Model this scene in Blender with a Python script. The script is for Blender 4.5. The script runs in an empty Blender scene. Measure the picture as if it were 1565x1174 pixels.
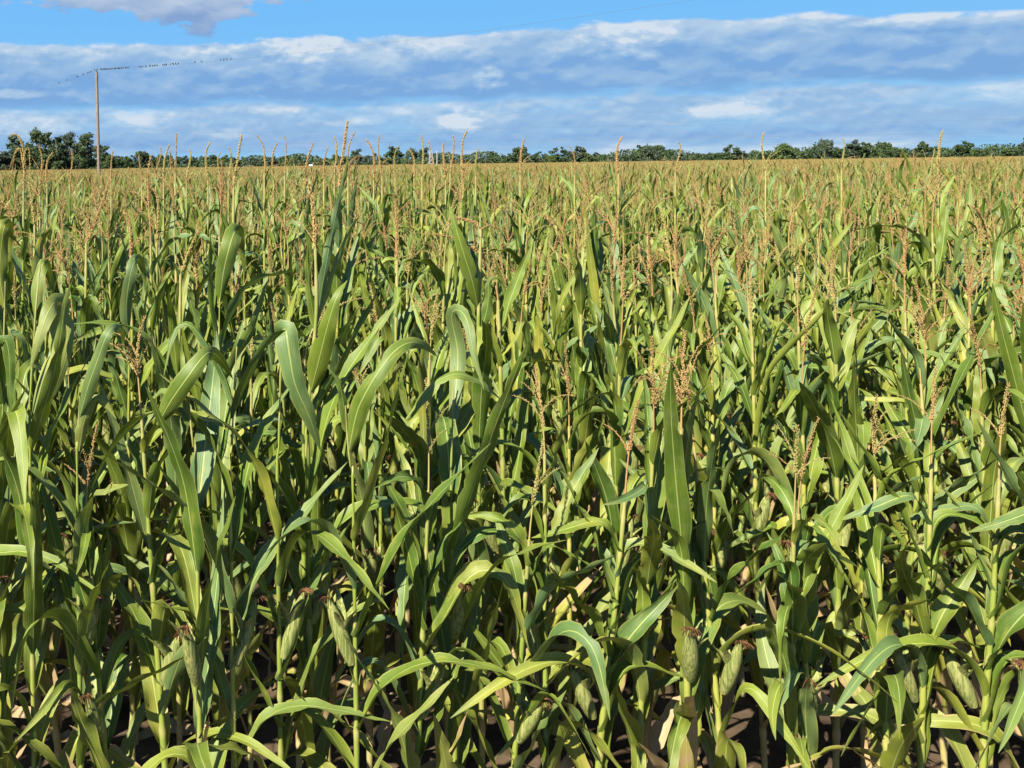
import bpy, math, random
import numpy as np
from mathutils import Vector, Matrix
R = math.radians
PI = math.pi
scene = bpy.context.scene
COL = scene.collection
rng = np.random.default_rng(11)
random.seed(5)

# ------------------------------------------------------------------ camera
EYE = 2.70
F = 1500.0; PX, PY = 370.0, 254.0; ROLL = R(0.77)
cam_d = bpy.data.cameras.new('camera'); cam = bpy.data.objects.new('camera', cam_d); COL.objects.link(cam)
cam_d.sensor_width = 36.0; cam_d.lens = 36.0*F/1565.0
cam_d.shift_x = (782.5-PX)/1565.0; cam_d.shift_y = -(587.0-PY)/1565.0
cam_d.clip_start = 0.05; cam_d.clip_end = 8000
cr, sr = math.cos(ROLL), math.sin(ROLL)
cam.matrix_world = Matrix(((cr, sr, 0, 0), (0, 0, -1, 0), (-sr, cr, 0, EYE), (0, 0, 0, 1)))
scene.camera = cam

def P(px, py, Y):
    cx, cy = (px-PX)/F, -(py-PY)/F
    return np.array([(cx*cr+cy*sr)*Y, Y, EYE+(-cx*sr+cy*cr)*Y])

# ------------------------------------------------------------------ light
SUN_EL, SUN_AZ = 45.0, 221.0        # azimuth clockwise from +Y (north): behind the camera, to the left
sd = Vector((math.sin(R(SUN_AZ))*math.cos(R(SUN_EL)), math.cos(R(SUN_AZ))*math.cos(R(SUN_EL)), math.sin(R(SUN_EL))))
sun_d = bpy.data.lights.new('sun', 'SUN'); sun_d.energy = 5.0; sun_d.angle = R(0.53); sun_d.color = (1.0, 0.93, 0.80)
sun = bpy.data.objects.new('sun', sun_d); COL.objects.link(sun)
sun.rotation_euler = sd.to_track_quat('Z', 'Y').to_euler(); sun.location = (0, -20, 40)
scene.view_settings.view_transform = 'Standard'; scene.view_settings.look = 'None'
scene.view_settings.exposure = 1.5; scene.view_settings.gamma = 1.0
try: scene.view_settings.use_curve_mapping = False
except Exception: pass
scene.cycles.max_bounces = 8; scene.cycles.diffuse_bounces = 2; scene.cycles.glossy_bounces = 2
scene.cycles.transmission_bounces = 4; scene.cycles.transparent_max_bounces = 8

# ------------------------------------------------------------------ node helpers
class S:
    """a socket with arithmetic"""
    def __init__(s, nt, sock): s.nt, s.k = nt, sock
    def _m(s, op, *o, clamp=False):
        n = s.nt.nodes.new('ShaderNodeMath'); n.operation = op; n.use_clamp = clamp
        for i, v in enumerate((s,)+o):
            if isinstance(v, S): s.nt.links.new(v.k, n.inputs[i])
            else: n.inputs[i].default_value = v
        return S(s.nt, n.outputs[0])
    def __add__(s, o): return s._m('ADD', o)
    def __radd__(s, o): return s._m('ADD', o)
    def __sub__(s, o): return s._m('SUBTRACT', o)
    def __rsub__(s, o): return (s*-1.0)+o
    def __mul__(s, o): return s._m('MULTIPLY', o)
    def __rmul__(s, o): return s._m('MULTIPLY', o)
    def __truediv__(s, o): return s._m('DIVIDE', o)
    def abs(s): return s._m('ABSOLUTE')
    def pow(s, o): return s._m('POWER', o)
    def sat(s): return s._m('ADD', 0.0, clamp=True)
    def mx(s, o): return s._m('MAXIMUM', o)
    def mn(s, o): return s._m('MINIMUM', o)
    def sin(s): return s._m('SINE')
    def smooth(s, a, b):
        n = s.nt.nodes.new('ShaderNodeMapRange'); n.interpolation_type = 'SMOOTHSTEP'
        s.nt.links.new(s.k, n.inputs[0]); n.inputs[1].default_value = a; n.inputs[2].default_value = b
        n.inputs[3].default_value = 0; n.inputs[4].default_value = 1
        return S(s.nt, n.outputs[0])
def vec(nt, x, y, z):
    n = nt.nodes.new('ShaderNodeCombineXYZ')
    for i, v in enumerate((x, y, z)):
        if isinstance(v, S): nt.links.new(v.k, n.inputs[i])
        else: n.inputs[i].default_value = v
    return S(nt, n.outputs[0])
def noise(nt, v, scale=1.0, detail=5.0, rough=0.55, dist=0.0):
    n = nt.nodes.new('ShaderNodeTexNoise'); n.inputs['Scale'].default_value = scale
    n.inputs['Detail'].default_value = detail; n.inputs['Roughness'].default_value = rough
    n.inputs['Distortion'].default_value = dist
    if v is not None: nt.links.new(v.k, n.inputs['Vector'])
    return S(nt, n.outputs['Fac'])
def mixc(nt, f, a, b):
    n = nt.nodes.new('ShaderNodeMix'); n.data_type = 'RGBA'; n.clamp_factor = True
    if isinstance(f, S): nt.links.new(f.k, n.inputs[0])
    else: n.inputs[0].default_value = f
    for v, i in ((a, 6), (b, 7)):
        if isinstance(v, S): nt.links.new(v.k, n.inputs[i])
        else: n.inputs[i].default_value = (*v, 1)
    return S(nt, n.outputs[2])
def mulc(nt, a, b):
    n = nt.nodes.new('ShaderNodeMix'); n.data_type = 'RGBA'; n.blend_type = 'MULTIPLY'; n.inputs[0].default_value = 1
    for v, i in ((a, 6), (b, 7)):
        if isinstance(v, S): nt.links.new(v.k, n.inputs[i])
        else: n.inputs[i].default_value = (*v, 1)
    return S(nt, n.outputs[2])
def srgb(r, g, b):
    f = lambda c: (c/255/12.92 if c/255 <= .04045 else ((c/255+.055)/1.055)**2.4)
    return (f(r), f(g), f(b))

# ------------------------------------------------------------------ sky
world = bpy.data.worlds.new('World'); scene.world = world; world.use_nodes = True
nt = world.node_tree; nt.nodes.clear()
out = nt.nodes.new('ShaderNodeOutputWorld'); bg = nt.nodes.new('ShaderNodeBackground'); nt.links.new(bg.outputs[0], out.inputs[0])
SKY_STR = 0.09
world.cycles.sampling_method = 'MANUAL'; world.cycles.sample_map_resolution = 256
bg.inputs[1].default_value = SKY_STR
KEXP = 1.0/(SKY_STR*2**scene.view_settings.exposure)
def skyc(r, g, b): return tuple(c*KEXP for c in srgb(r, g, b))
sky = nt.nodes.new('ShaderNodeTexSky'); sky.sky_type = 'NISHITA'; sky.sun_disc = False
sky.sun_elevation = R(SUN_EL); sky.sun_rotation = R(SUN_AZ); sky.air_density = 1.0; sky.dust_density = 0.3; sky.ozone_density = 2.0
tc = nt.nodes.new('ShaderNodeTexCoord'); sx = nt.nodes.new('ShaderNodeSeparateXYZ'); nt.links.new(tc.outputs['Generated'], sx.inputs[0])
X, Y, Z = (S(nt, sx.outputs[i]) for i in range(3))
az = X._m('ARCTAN2', Y); el = Z._m('ARCSINE')
U = az*1500.0          # direction of view, in units of 1/1500 rad east of the camera axis
V = el*1500.0          # height above the horizon, same unit
W1 = noise(nt, vec(nt, U*0.012, V*0.020, 3.1), 1, 6, 0.6)-0.5       # big lobes
W2 = noise(nt, vec(nt, U*0.040, V*0.070, 7.7), 1, 6, 0.6)-0.5       # billows
W3 = noise(nt, vec(nt, U*0.006, V*0.035, 1.3), 1, 5, 0.55)-0.5      # long streaks
W4 = noise(nt, vec(nt, U*0.028, V*0.055, 21.3), 1, 7, 0.62)-0.5
WN = noise(nt, vec(nt, U*0.022, V*0.045, 41.0), 1, 6, 0.65)-0.5
def bump(u0, v0, ru, rv, k=1.0):
    du = (U-u0)/ru; dv = (V-v0)/rv
    return (1.0-(du*du+dv*dv)+WN*2.6).smooth(0.0, 1.1)*(1.0-(du*du+dv*dv)*0.45).smooth(0.0, .5)*k
# clear blue between the clouds
clear = mixc(nt, V.smooth(0, 260), skyc(150, 206, 244), skyc(118, 190, 250))
clear = mixc(nt, V.smooth(300, 800), clear, mulc(nt, S(nt, sky.outputs[0]), (0.42, 0.56, 0.8)))
shade_c, mid_c, lit_c, hot_c = skyc(124, 170, 222), skyc(150, 187, 226), skyc(180, 206, 232), skyc(214, 226, 239)
def cloudcol(l):
    c = mixc(nt, l.smooth(0.0, 0.45), shade_c, mid_c)
    c = mixc(nt, l.smooth(0.40, 0.80), c, lit_c)
    return mixc(nt, l.smooth(0.78, 1.15), c, hot_c)
col = clear
def billow(du, dv, su=0.0085, sv=0.019, seed=0.0, det=4):
    p = vec(nt, (U+du)*su+W1*0.5, (V+dv)*sv+W1*0.5, seed)
    n1 = noise(nt, p, 1.7, det, 0.55)
    n2 = noise(nt, p, 0.9, 2, 0.5)
    return n1*0.5+(1.0-((n2-0.5)*2.0).abs()*1.3)*0.40
b0, b1 = billow(0, 0), billow(-8, 20)
relief = (b0-b1)*3.0                       # + on sunlit tops, - on undersides
s0, s1 = billow(0, 0, .026, .052, 9.0, 3), billow(-3, 7, .026, .052, 9.0, 3)
relief2 = (s0-s1)*2.0
dens = b0-0.62
# pale stripes close to the horizon
m = (W3*3.0+W1*0.8+0.52).smooth(0.0, 0.6)*(1.0-V.smooth(40, 70))
col = mixc(nt, m*0.8, col, cloudcol(0.62+W3*2.6+W2*.8))
# low layer of flat clouds, small white heads along its top
top = 95.0+W3*30.0+dens*26.0; bot = 22.0+W3*24.0
m = (top-V).smooth(-3, 7)*(V-bot).smooth(-10, 12)*(0.92+W3*1.8).sat()
h = (V-bot)/62.0
puff = bump(-150, 76, 62, 20, .75)+bump(-320, 64, 80, 22, .55)+bump(330, 64, 44, 20, 1.1)+bump(190, 68, 36, 11, .55)+bump(60, 86, 60, 9, .45)+bump(280, 84, 100, 12, .4)+bump(-30, 50, 60, 12, .4)+bump(700, 70, 70, 18, .8)+bump(1020, 82, 90, 20, .7)
col = mixc(nt, m*0.94, col, cloudcol(h*0.36+0.24+relief2*.45+relief*.25+puff*0.85))
# main bank of cloud
top = 190.0+W1*20.0+dens*26.0+bump(95, 190, 80, 60, 7.0)+(U*0.004).sin()*5.0+(U*0.0027+1.1).sin()*U.smooth(380, 700)*16.0
bot = 92.0+W3*40.0+W1*14.0
m = (top-V).smooth(-1.5, 5)*(V-bot).smooth(-6, 12)
h = (V-bot)/100.0
puff = bump(100, 178, 80, 34, .70)+bump(-30, 182, 75, 26, .42)+bump(-300, 176, 170, 26, .26)+bump(372, 122, 30, 24, .7)+bump(-120, 158, 60, 28, .25)+bump(560, 175, 90, 30, .6)+bump(900, 190, 140, 30, .5)+bump(1300, 178, 120, 32, .5)+bump(250, 172, 100, 20, .35)
edge = 1.0-(top-V).smooth(0, 26)
body = cloudcol(h*0.58-0.02+relief*.60+relief2*.30+puff*(relief2*.9+0.78)+edge*0.32)
col = mixc(nt, m*0.97, col, body)
# strips of brighter cloud cutting into the bank's foot on the left
m = bump(-345, 112, 95, 8, 1.0)*(W2*2+0.9).sat()
col = mixc(nt, m*0.8, col, lit_c)
# grey purple cloud above, foot hanging below
body = bump(-150, 274, 330, 54, 1.8)+bump(-90, 240, 150, 34, 1.2)+bump(-60, 214, 40, 36, 1.0)+bump(520, 290, 220, 36, 1.2)+bump(1050, 300, 200, 30, 1.0)
m = (body+W1*0.6+W2*.5-0.30).smooth(0.0, 0.75)*V.smooth(176, 196)
gp = mixc(nt, (relief*.7+relief2*.2+0.32+(V-232.0)*0.016).sat(), skyc(134, 164, 208), skyc(188, 204, 226))
col = mixc(nt, m*0.95, col, gp)
# scattered cloud over the rest of the dome
zz = Z.mx(0.05)
m = (noise(nt, vec(nt, X/zz, Y/zz, 0.0), 0.9, 7, 0.6)).smooth(0.54, 0.70)*V.smooth(290, 420)
col = mixc(nt, m*0.6, col, skyc(150, 172, 200))
nt.links.new(col.k, bg.inputs[0])

# ------------------------------------------------------------------ object helpers
def prop(o, label=None, cat=None, group=None, kind=None):
    if label: o['label'] = label
    if cat: o['category'] = cat
    if group: o['group'] = group
    if kind: o['kind'] = kind
    return o
def empty(name, loc=(0, 0, 0), rz=0.0):
    o = bpy.data.objects.new(name, None); COL.objects.link(o); o.location = tuple(loc); o.rotation_euler = (0, 0, rz)
    o.empty_display_size = 0.1
    return o
class MB:
    def __init__(s): s.v = []; s.f = []; s.uv = []; s.a = []; s.mi = []; s.n = 0
    def add(s, v, f, uv=None, age=0.0, mi=0):
        v = np.asarray(v, float).reshape(-1, 3); f = np.asarray(f, int)
        s.v.append(v); s.f.append(f+s.n); s.n += len(v)
        s.uv.append(np.zeros((len(v), 2)) if uv is None else np.asarray(uv, float))
        s.a.append(np.full(len(v), age) if np.isscalar(age) else np.asarray(age, float)); s.mi.append(np.full(len(f), mi))
        return s
    def join(s, o, mi=None, M=None):
        for v, f, uv, a, m in zip(o.v, o.f, o.uv, o.a, o.mi):
            off = min(0, 0)
            s.v.append(v if M is None else M(v)); s.uv.append(uv); s.a.append(a); s.mi.append(m if mi is None else np.full(len(m), mi))
        base = s.n
        for f in o.f: s.f.append(f+base)
        s.n += o.n
        return s
    def mesh(s, name, mats, smooth=True):
        me = bpy.data.meshes.new(name)
        V_ = np.concatenate(s.v); tris = [f for f in s.f]
        loops = np.concatenate([f.ravel() for f in s.f]); cnt = np.concatenate([np.full(len(f), f.shape[1]) for f in s.f])
        me.vertices.add(len(V_)); me.vertices.foreach_set('co', V_.ravel())
        me.loops.add(len(loops)); me.loops.foreach_set('vertex_index', loops)
        me.polygons.add(len(cnt)); st = np.concatenate([[0], np.cumsum(cnt)[:-1]])
        me.polygons.foreach_set('loop_start', st); me.polygons.foreach_set('loop_total', cnt)
        me.polygons.foreach_set('material_index', np.concatenate(s.mi))
        me.polygons.foreach_set('use_smooth', np.full(len(cnt), smooth))
        uv = me.uv_layers.new(name='UVMap'); UV = np.concatenate(s.uv)[loops]; uv.data.foreach_set('uv', UV.ravel())
        at = me.attributes.new('age', 'FLOAT', 'POINT'); at.data.foreach_set('value', np.concatenate(s.a))
        for m in (mats if isinstance(mats, (list, tuple)) else [mats]): me.materials.append(m)
        me.update(calc_edges=True); me.validate()
        return me
    def obj(s, name, mats, parent=None, smooth=True):
        o = bpy.data.objects.new(name, s.mesh(name, mats, smooth)); COL.objects.link(o)
        if parent is not None: o.parent = parent
        return o
def unit(v): return v/np.maximum(np.linalg.norm(v, axis=-1, keepdims=True), 1e-9)
def tube(pts, rad, n=8, cap=True):
    pts = np.asarray(pts, float); k = len(pts); rad = np.broadcast_to(np.asarray(rad, float), (k,))
    T = unit(np.gradient(pts, axis=0)); ref = np.array([0.0, 1, 0]) if abs(T[0][1]) < .8 else np.array([1.0, 0, 0])
    A = unit(np.cross(T, ref)); B = np.cross(T, A)
    th = np.arange(n)*2*PI/n
    v = pts[:, None]+rad[:, None, None]*(np.cos(th)[None, :, None]*A[:, None]+np.sin(th)[None, :, None]*B[:, None])
    i = np.arange(k-1)[:, None]*n; j = np.arange(n)[None]
    f = np.stack([i+j, i+(j+1) % n, i+n+(j+1) % n, i+n+j], -1).reshape(-1, 4)
    L = np.concatenate([[0], np.cumsum(np.linalg.norm(np.diff(pts, axis=0), axis=1))])
    uv = np.stack(np.broadcast_arrays(th[None]/(2*PI), L[:, None]), -1).reshape(-1, 2)
    mb = MB().add(v, f, uv)
    if cap:
        c = np.array([pts[0], pts[-1]]); base = mb.n
        v2 = np.concatenate([v[0], c[:1], v[-1], c[1:]])
        ff = [[(q+1) % n, q, n] for q in range(n)]+[[n+1+q, n+1+(q+1) % n, 2*n+1] for q in range(n)]
        mb.add(v2, ff)
    return mb
def box(x0, x1, y0, y1, z0, z1):
    v = [(x, y, z) for x in (x0, x1) for y in (y0, y1) for z in (z0, z1)]
    return MB().add(v, [[0, 1, 3, 2], [4, 6, 7, 5], [0, 4, 5, 1], [2, 3, 7, 6], [0, 2, 6, 4], [1, 5, 7, 3]])
def catmull(pts, n):
    pts = np.asarray(pts, float); p = np.vstack([2*pts[0]-pts[1], pts, 2*pts[-1]-pts[-2]])
    t = np.linspace(0, len(pts)-1-1e-9, n); i = t.astype(int); u = (t-i)[:, None]
    p0, p1, p2, p3 = p[i], p[i+1], p[i+2], p[i+3]
    q = 0.5*(2*p1+(p2-p0)*u+(2*p0-5*p1+4*p2-p3)*u**2+(3*p1-p0-3*p2+p3)*u**3)
    d = np.concatenate([[0], np.cumsum(np.linalg.norm(np.diff(q, axis=0), axis=1))])
    s = np.linspace(0, d[-1], n)
    return np.stack([np.interp(s, d, q[:, k]) for k in range(3)], 1)

# ------------------------------------------------------------------ materials
def newmat(name):
    m = bpy.data.materials.new(name); m.use_nodes = True; n = m.node_tree; n.nodes.clear()
    o = n.nodes.new('ShaderNodeOutputMaterial'); return m, n, o
def prin(n, col, rough=0.6, spec=0.3, bumpv=None, bs=0.3, bd=0.01):
    p = n.nodes.new('ShaderNodeBsdfPrincipled')
    if isinstance(col, S): n.links.new(col.k, p.inputs['Base Color'])
    else: p.inputs['Base Color'].default_value = (*col, 1)
    if isinstance(rough, S): n.links.new(rough.k, p.inputs['Roughness'])
    else: p.inputs['Roughness'].default_value = rough
    p.inputs['Specular IOR Level'].default_value = spec
    if bumpv is not None:
        b = n.nodes.new('ShaderNodeBump'); b.inputs['Strength'].default_value = bs; b.inputs['Distance'].default_value = bd
        n.links.new(bumpv.k, b.inputs['Height']); n.links.new(b.outputs[0], p.inputs['Normal'])
        return p, b
    return p, None
def texco(n, w='Object'):
    t = n.nodes.new('ShaderNodeTexCoord'); return S(n, t.outputs[w])
def attr(n, name):
    a = n.nodes.new('ShaderNodeAttribute'); a.attribute_name = name; return S(n, a.outputs['Fac'])
def objrand(n):
    a = n.nodes.new('ShaderNodeObjectInfo'); return S(n, a.outputs['Random'])
def sepxy(n, v):
    a = n.nodes.new('ShaderNodeSeparateXYZ'); n.links.new(v.k, a.inputs[0]); return S(n, a.outputs[0]), S(n, a.outputs[1]), S(n, a.outputs[2])

def mat_leaf():
    m, n, o = newmat('corn_leaf')
    u, v, _ = sepxy(n, texco(n, 'UV')); age = attr(n, 'age'); rnd = objrand(n); ob = texco(n, 'Object')
    a = (u-0.5).abs()*2.0                                             # 0 midrib .. 1 margin
    big = noise(n, ob+0.0 if False else ob, 5.0, 3, .6); fine = noise(n, vec(n, u*34.0, v*5.0, rnd*30.0), 1.0, 3, .6)
    blot = noise(n, vec(n, u*3.0, v*9.0, rnd*60.0), 1.0, 5, .65)
    c = mixc(n, (rnd*0.8+(big-0.5)*1.6+0.1).sat(), (0.025, 0.076, 0.006), (0.122, 0.170, 0.015))
    c = mixc(n, (rnd*7.31)._m('FRACT').smooth(0.62, 0.95)*0.75, c, (0.070, 0.135, 0.058))       # glaucous leaves
    c = mixc(n, (fine-0.42).sat()*1.1, c, (0.165, 0.205, 0.038))      # pale veins
    c = mixc(n, (blot.smooth(0.54, 0.74)*0.42+age*0.6+(rnd*13.7)._m('FRACT').smooth(.72, 1.0)*(big-.32).sat()*2.1)*1.0, c, (0.27, 0.255, 0.035))          # yellowing
    c = mixc(n, (a.smooth(0.86, 1.0)*0.5), c, (0.27, 0.26, 0.07))     # pale margin
    rib = 1.0-a.smooth(0.025, 0.085)
    c = mixc(n, rib*0.7, c, (0.32, 0.36, 0.10))
    dry = ((age-0.72)*3.0+(blot-0.5)*2.5+(a-0.6)*0.5).smooth(0.0, 0.5)
    c = mixc(n, dry, c, mixc(n, fine, (0.20, 0.125, 0.055), (0.42, 0.31, 0.16)))
    speck = noise(n, vec(n, u*9.0, v*60.0, rnd*90.0), 1.0, 2, .5).smooth(.70, .76); c = mixc(n, speck*0.6, c, (0.20, 0.13, 0.05))
    c = mixc(n, noise(n, ob, 14.0, 4, .7).smooth(.45, .8)*0.22, c, (0.24, 0.23, 0.13))
    hgt = fine*0.5+rib*0.8+(u*75.0).sin()*0.12
    p, b = prin(n, c, (fine*0.25+0.40).sat(), 0.38, hgt, 0.35, 0.004)
    t = n.nodes.new('ShaderNodeBsdfTranslucent'); tcx = mulc(n, c, (1.25, 1.25, 0.55)); n.links.new(tcx.k, t.inputs[0])
    mx = n.nodes.new('ShaderNodeMixShader'); mx.inputs[0].default_value = 0.13
    n.links.new(p.outputs[0], mx.inputs[1]); n.links.new(t.outputs[0], mx.inputs[2]); n.links.new(mx.outputs[0], o.inputs[0])
    return m
def mat_stalk():
    m, n, o = newmat('corn_stalk')
    u, v, _ = sepxy(n, texco(n, 'UV')); rnd = objrand(n)
    st = noise(n, vec(n, u*30.0, v*3.0, rnd*20.0), 1, 3, .6); b2 = noise(n, vec(n, u*2.0, v*6.0, rnd*20.0), 1, 3, .6)
    c = mixc(n, st, (0.085, 0.145, 0.018), (0.225, 0.265, 0.045)); c = mixc(n, (rnd*0.6+(b2-0.5)).sat(), c, (0.33, 0.30, 0.065))
    c = mixc(n, attr(n, 'age'), c, (0.38, 0.29, 0.14))
    c = mixc(n, noise(n, vec(n, u*5.0, v*14.0, rnd*40.0), 1, 4, .7).smooth(.55, .75)*.55, c, (0.16, 0.09, 0.05))
    p, _ = prin(n, c, 0.55, 0.3, st, 0.3, 0.002); n.links.new(p.outputs[0], o.inputs[0]); return m
def mat_tassel():
    m, n, o = newmat('corn_tassel')
    ob = texco(n, 'Object'); rnd = objrand(n); a = noise(n, ob, 160.0, 2, .6); age = attr(n, 'age')
    c = mixc(n, a, (0.21, 0.118, 0.042), (0.52, 0.35, 0.14)); c = mixc(n, (rnd*5.3)._m('FRACT').smooth(.35, 1.0)*0.75, c, (0.33, 0.31, 0.10))
    c = mixc(n, (rnd*3.7)._m('FRACT').smooth(.7, 1.0)*0.5, c, (0.36, 0.17, 0.075))
    c = mixc(n, age, c, (0.30, 0.32, 0.10))
    p, _ = prin(n, c, 0.75, 0.2)
    t = n.nodes.new('ShaderNodeBsdfTranslucent'); n.links.new(c.k, t.inputs[0])
    mx = n.nodes.new('ShaderNodeMixShader'); mx.inputs[0].default_value = 0.2
    n.links.new(p.outputs[0], mx.inputs[1]); n.links.new(t.outputs[0], mx.inputs[2]); n.links.new(mx.outputs[0], o.inputs[0]); return m
def mat_simple(name, c0, c1, scale=8.0, rough=0.7, spec=0.3, stretch=(1, 1, 1), bs=0.3, bd=0.01, co='Object', transl=0.0):
    m, n, o = newmat(name)
    x, y, z = sepxy(n, texco(n, co)); v = vec(n, x*stretch[0], y*stretch[1], z*stretch[2])
    f = noise(n, v, scale, 6, .62); c = mixc(n, f.smooth(0.32, 0.68), c0, c1)
    p, _ = prin(n, c, rough, spec, f, bs, bd)
    if transl:
        t = n.nodes.new('ShaderNodeBsdfTranslucent'); n.links.new(c.k, t.inputs[0]); mx = n.nodes.new('ShaderNodeMixShader'); mx.inputs[0].default_value = transl
        n.links.new(p.outputs[0], mx.inputs[1]); n.links.new(t.outputs[0], mx.inputs[2]); n.links.new(mx.outputs[0], o.inputs[0])
    else: n.links.new(p.outputs[0], o.inputs[0])
    return m
M_LEAF, M_STALK, M_TASSEL = mat_leaf(), mat_stalk(), mat_tassel()
M_HUSK = mat_simple('corn_husk', (0.07, 0.11, 0.02), (0.27, 0.26, 0.09), 34, .7, .2, (5, 5, .25))
M_SILK = mat_simple('corn_silk', (0.05, 0.025, 0.012), (0.17, 0.08, 0.035), 60, .8, .1)
M_SOIL = mat_simple('field_soil', (0.035, 0.024, 0.015), (0.10, 0.07, 0.044), 3.0, .95, .1, bs=.8, bd=.04)
M_BARK = mat_simple('tree_bark', (0.06, 0.045, 0.035), (0.17, 0.14, 0.11), 6, .9, .1, (3, 3, .5))
M_POLE = mat_simple('weathered_pole_wood', (0.10, 0.078, 0.060), (0.25, 0.20, 0.155), 9, .85, .15, (5, 5, .35), .5, .01)
M_CERAMIC = mat_simple('brown_ceramic', (0.07, 0.04, 0.03), (0.12, 0.07, 0.05), 10, .3, .5)
M_METAL = mat_simple('dull_metal', (0.20, 0.20, 0.21), (0.34, 0.34, 0.35), 12, .55, .5)
M_WIRE = mat_simple('wire_metal', (0.085, 0.095, 0.11), (0.12, 0.13, 0.15), 12, .8, .1)
M_BIRD = mat_simple('dark_feathers', (0.012, 0.012, 0.016), (0.045, 0.04, 0.04), 40, .5, .4)
M_BEAK = mat_simple('dark_beak', (0.05, 0.04, 0.03), (0.08, 0.06, 0.04), 40, .5, .4)
M_BRICK = mat_simple('red_barn_paint', (0.26, 0.09, 0.06), (0.36, 0.15, 0.10), 2, .85, .2)
M_ROOF = mat_simple('grey_roofing', (0.20, 0.17, 0.16), (0.32, 0.28, 0.26), 2, .8, .2)
M_WHITE = mat_simple('white_paint', (0.70, 0.70, 0.70), (0.80, 0.80, 0.79), 2, .5, .4)
M_GLASS = mat_simple('dark_glass', (0.02, 0.025, 0.03), (0.04, 0.05, 0.06), 2, .1, .6)
M_RUBBER = mat_simple('black_rubber', (0.02, 0.02, 0.02), (0.035, 0.035, 0.035), 5, .8, .2)
M_PALE = mat_simple('pale_lavender_steel', (0.26, 0.24, 0.30), (0.34, 0.31, 0.38), 3, .6, .4)
M_FOL = [mat_simple('tree_foliage_dark', (0.024, 0.046, 0.018), (0.070, 0.104, 0.036), .6, .65, .25, transl=.18),
         mat_simple('tree_foliage_green', (0.036, 0.064, 0.016), (0.090, 0.130, 0.034), .6, .65, .25, transl=.18),
         mat_simple('tree_foliage_grey', (0.032, 0.052, 0.030), (0.075, 0.100, 0.056), .6, .65, .25, transl=.18)]

# ------------------------------------------------------------------ corn parts
def blade(C, Sd, W, rg, nu=6, fold=0.35, ruffle=0.10, cyc=3.5, age=0.0, tipdry=0.15, basefold=True):
    """C (n,3) centre line, Sd (n,3) side vectors, W full width in m"""
    n = len(C); s = np.linspace(0, 1, n); T = unit(np.gradient(C, axis=0)); Sd = unit(Sd-T*np.sum(T*Sd, -1, keepdims=True)); N = np.cross(T, Sd)
    w = 0.5*W*(0.50+0.50*np.sin(np.minimum(s/0.33, 1)*PI/2))*np.power(np.clip(1-s**2.1, 0, 1), 0.85)+0.0006
    nick = np.ones((2, n))
    for side in (0, 1):
        for _ in range(int(rg.integers(0, 4))): nick[side] *= 1-rg.uniform(.15, .55)*np.exp(-((s-rg.uniform(.2, .98))/rg.uniform(.008, .03))**2)
        nick[side] *= 1+.08*np.sin(s*rg.uniform(6, 14)+rg.uniform(0, 6))
    u = np.linspace(-1, 1, nu+1)
    fo = fold*(1-0.6*s)+(1.1*np.exp(-s/0.05) if basefold else 0)
    ph1, ph2 = rg.uniform(0, 6.3, 2); cy1, cy2 = cyc*rg.uniform(.8, 1.25, 2)
    v = np.zeros((n, nu+1, 3)); ag = np.zeros((n, nu+1)); env = np.sin(np.clip(s*1.05, 0, 1)*PI)**.6
    for k, uu in enumerate(u):
        ru = ruffle*W*abs(uu)**1.7*np.sin(2*PI*(cy1 if uu < 0 else cy2)*s+(ph1 if uu < 0 else ph2)+0.6*np.sin(9*s))*env
        ca = np.cos(fo*abs(uu)); sa = np.sin(fo*abs(uu))
        wn = w*(1+(nick[0 if uu < 0 else 1]-1)*abs(uu)); v[:, k] = C+Sd*(uu*wn*ca)[:, None]+N*(abs(uu)*wn*sa+ru)[:, None]
        ag[:, k] = age+tipdry*np.clip((s-0.75)/0.25, 0, 1)+0.06*abs(uu)
    i = np.arange(n-1)[:, None]*(nu+1); j = np.arange(nu)[None]
    f = np.stack([i+j, i+j+1, i+nu+2+j, i+nu+1+j], -1).reshape(-1, 4)
    L = np.linalg.norm(np.diff(C, axis=0), axis=1).sum()
    uv = np.stack(np.broadcast_arrays((u[None]+1)/2, s[:, None]*L), -1).reshape(-1, 2)
    return MB().add(v, f, uv, ag.ravel())
def leaf(rg, L, W, th0, th1, az, base=(0, 0, 0), sharp=1.0, mid=0.5, twist=0.0, ns=22, nu=6, age=0.0, drift=0.3, **kw):
    s = np.linspace(0, 1, ns); g = 1/(1+np.exp(-(s-mid)*6*sharp)); g = (g-g[0])/(g[-1]-g[0])
    th = th0+(th1-th0)*g; a = az+drift*s**2
    T = np.stack([np.sin(th)*np.cos(a), np.sin(th)*np.sin(a), np.cos(th)], 1)
    C = np.vstack([[0, 0, 0], np.cumsum((T[1:]+T[:-1])/2*L/(ns-1), axis=0)])+np.array(base)+0.006*np.array([math.cos(az), math.sin(az), 0])
    Sd = np.stack([-np.sin(a), np.cos(a), 0*a], 1); N = np.cross(T, Sd); tw = twist*s**1.3
    Sd = Sd*np.cos(tw)[:, None]+N*np.sin(tw)[:, None]
    return blade(C, Sd, W, rg, nu, age=age, **kw)
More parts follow.
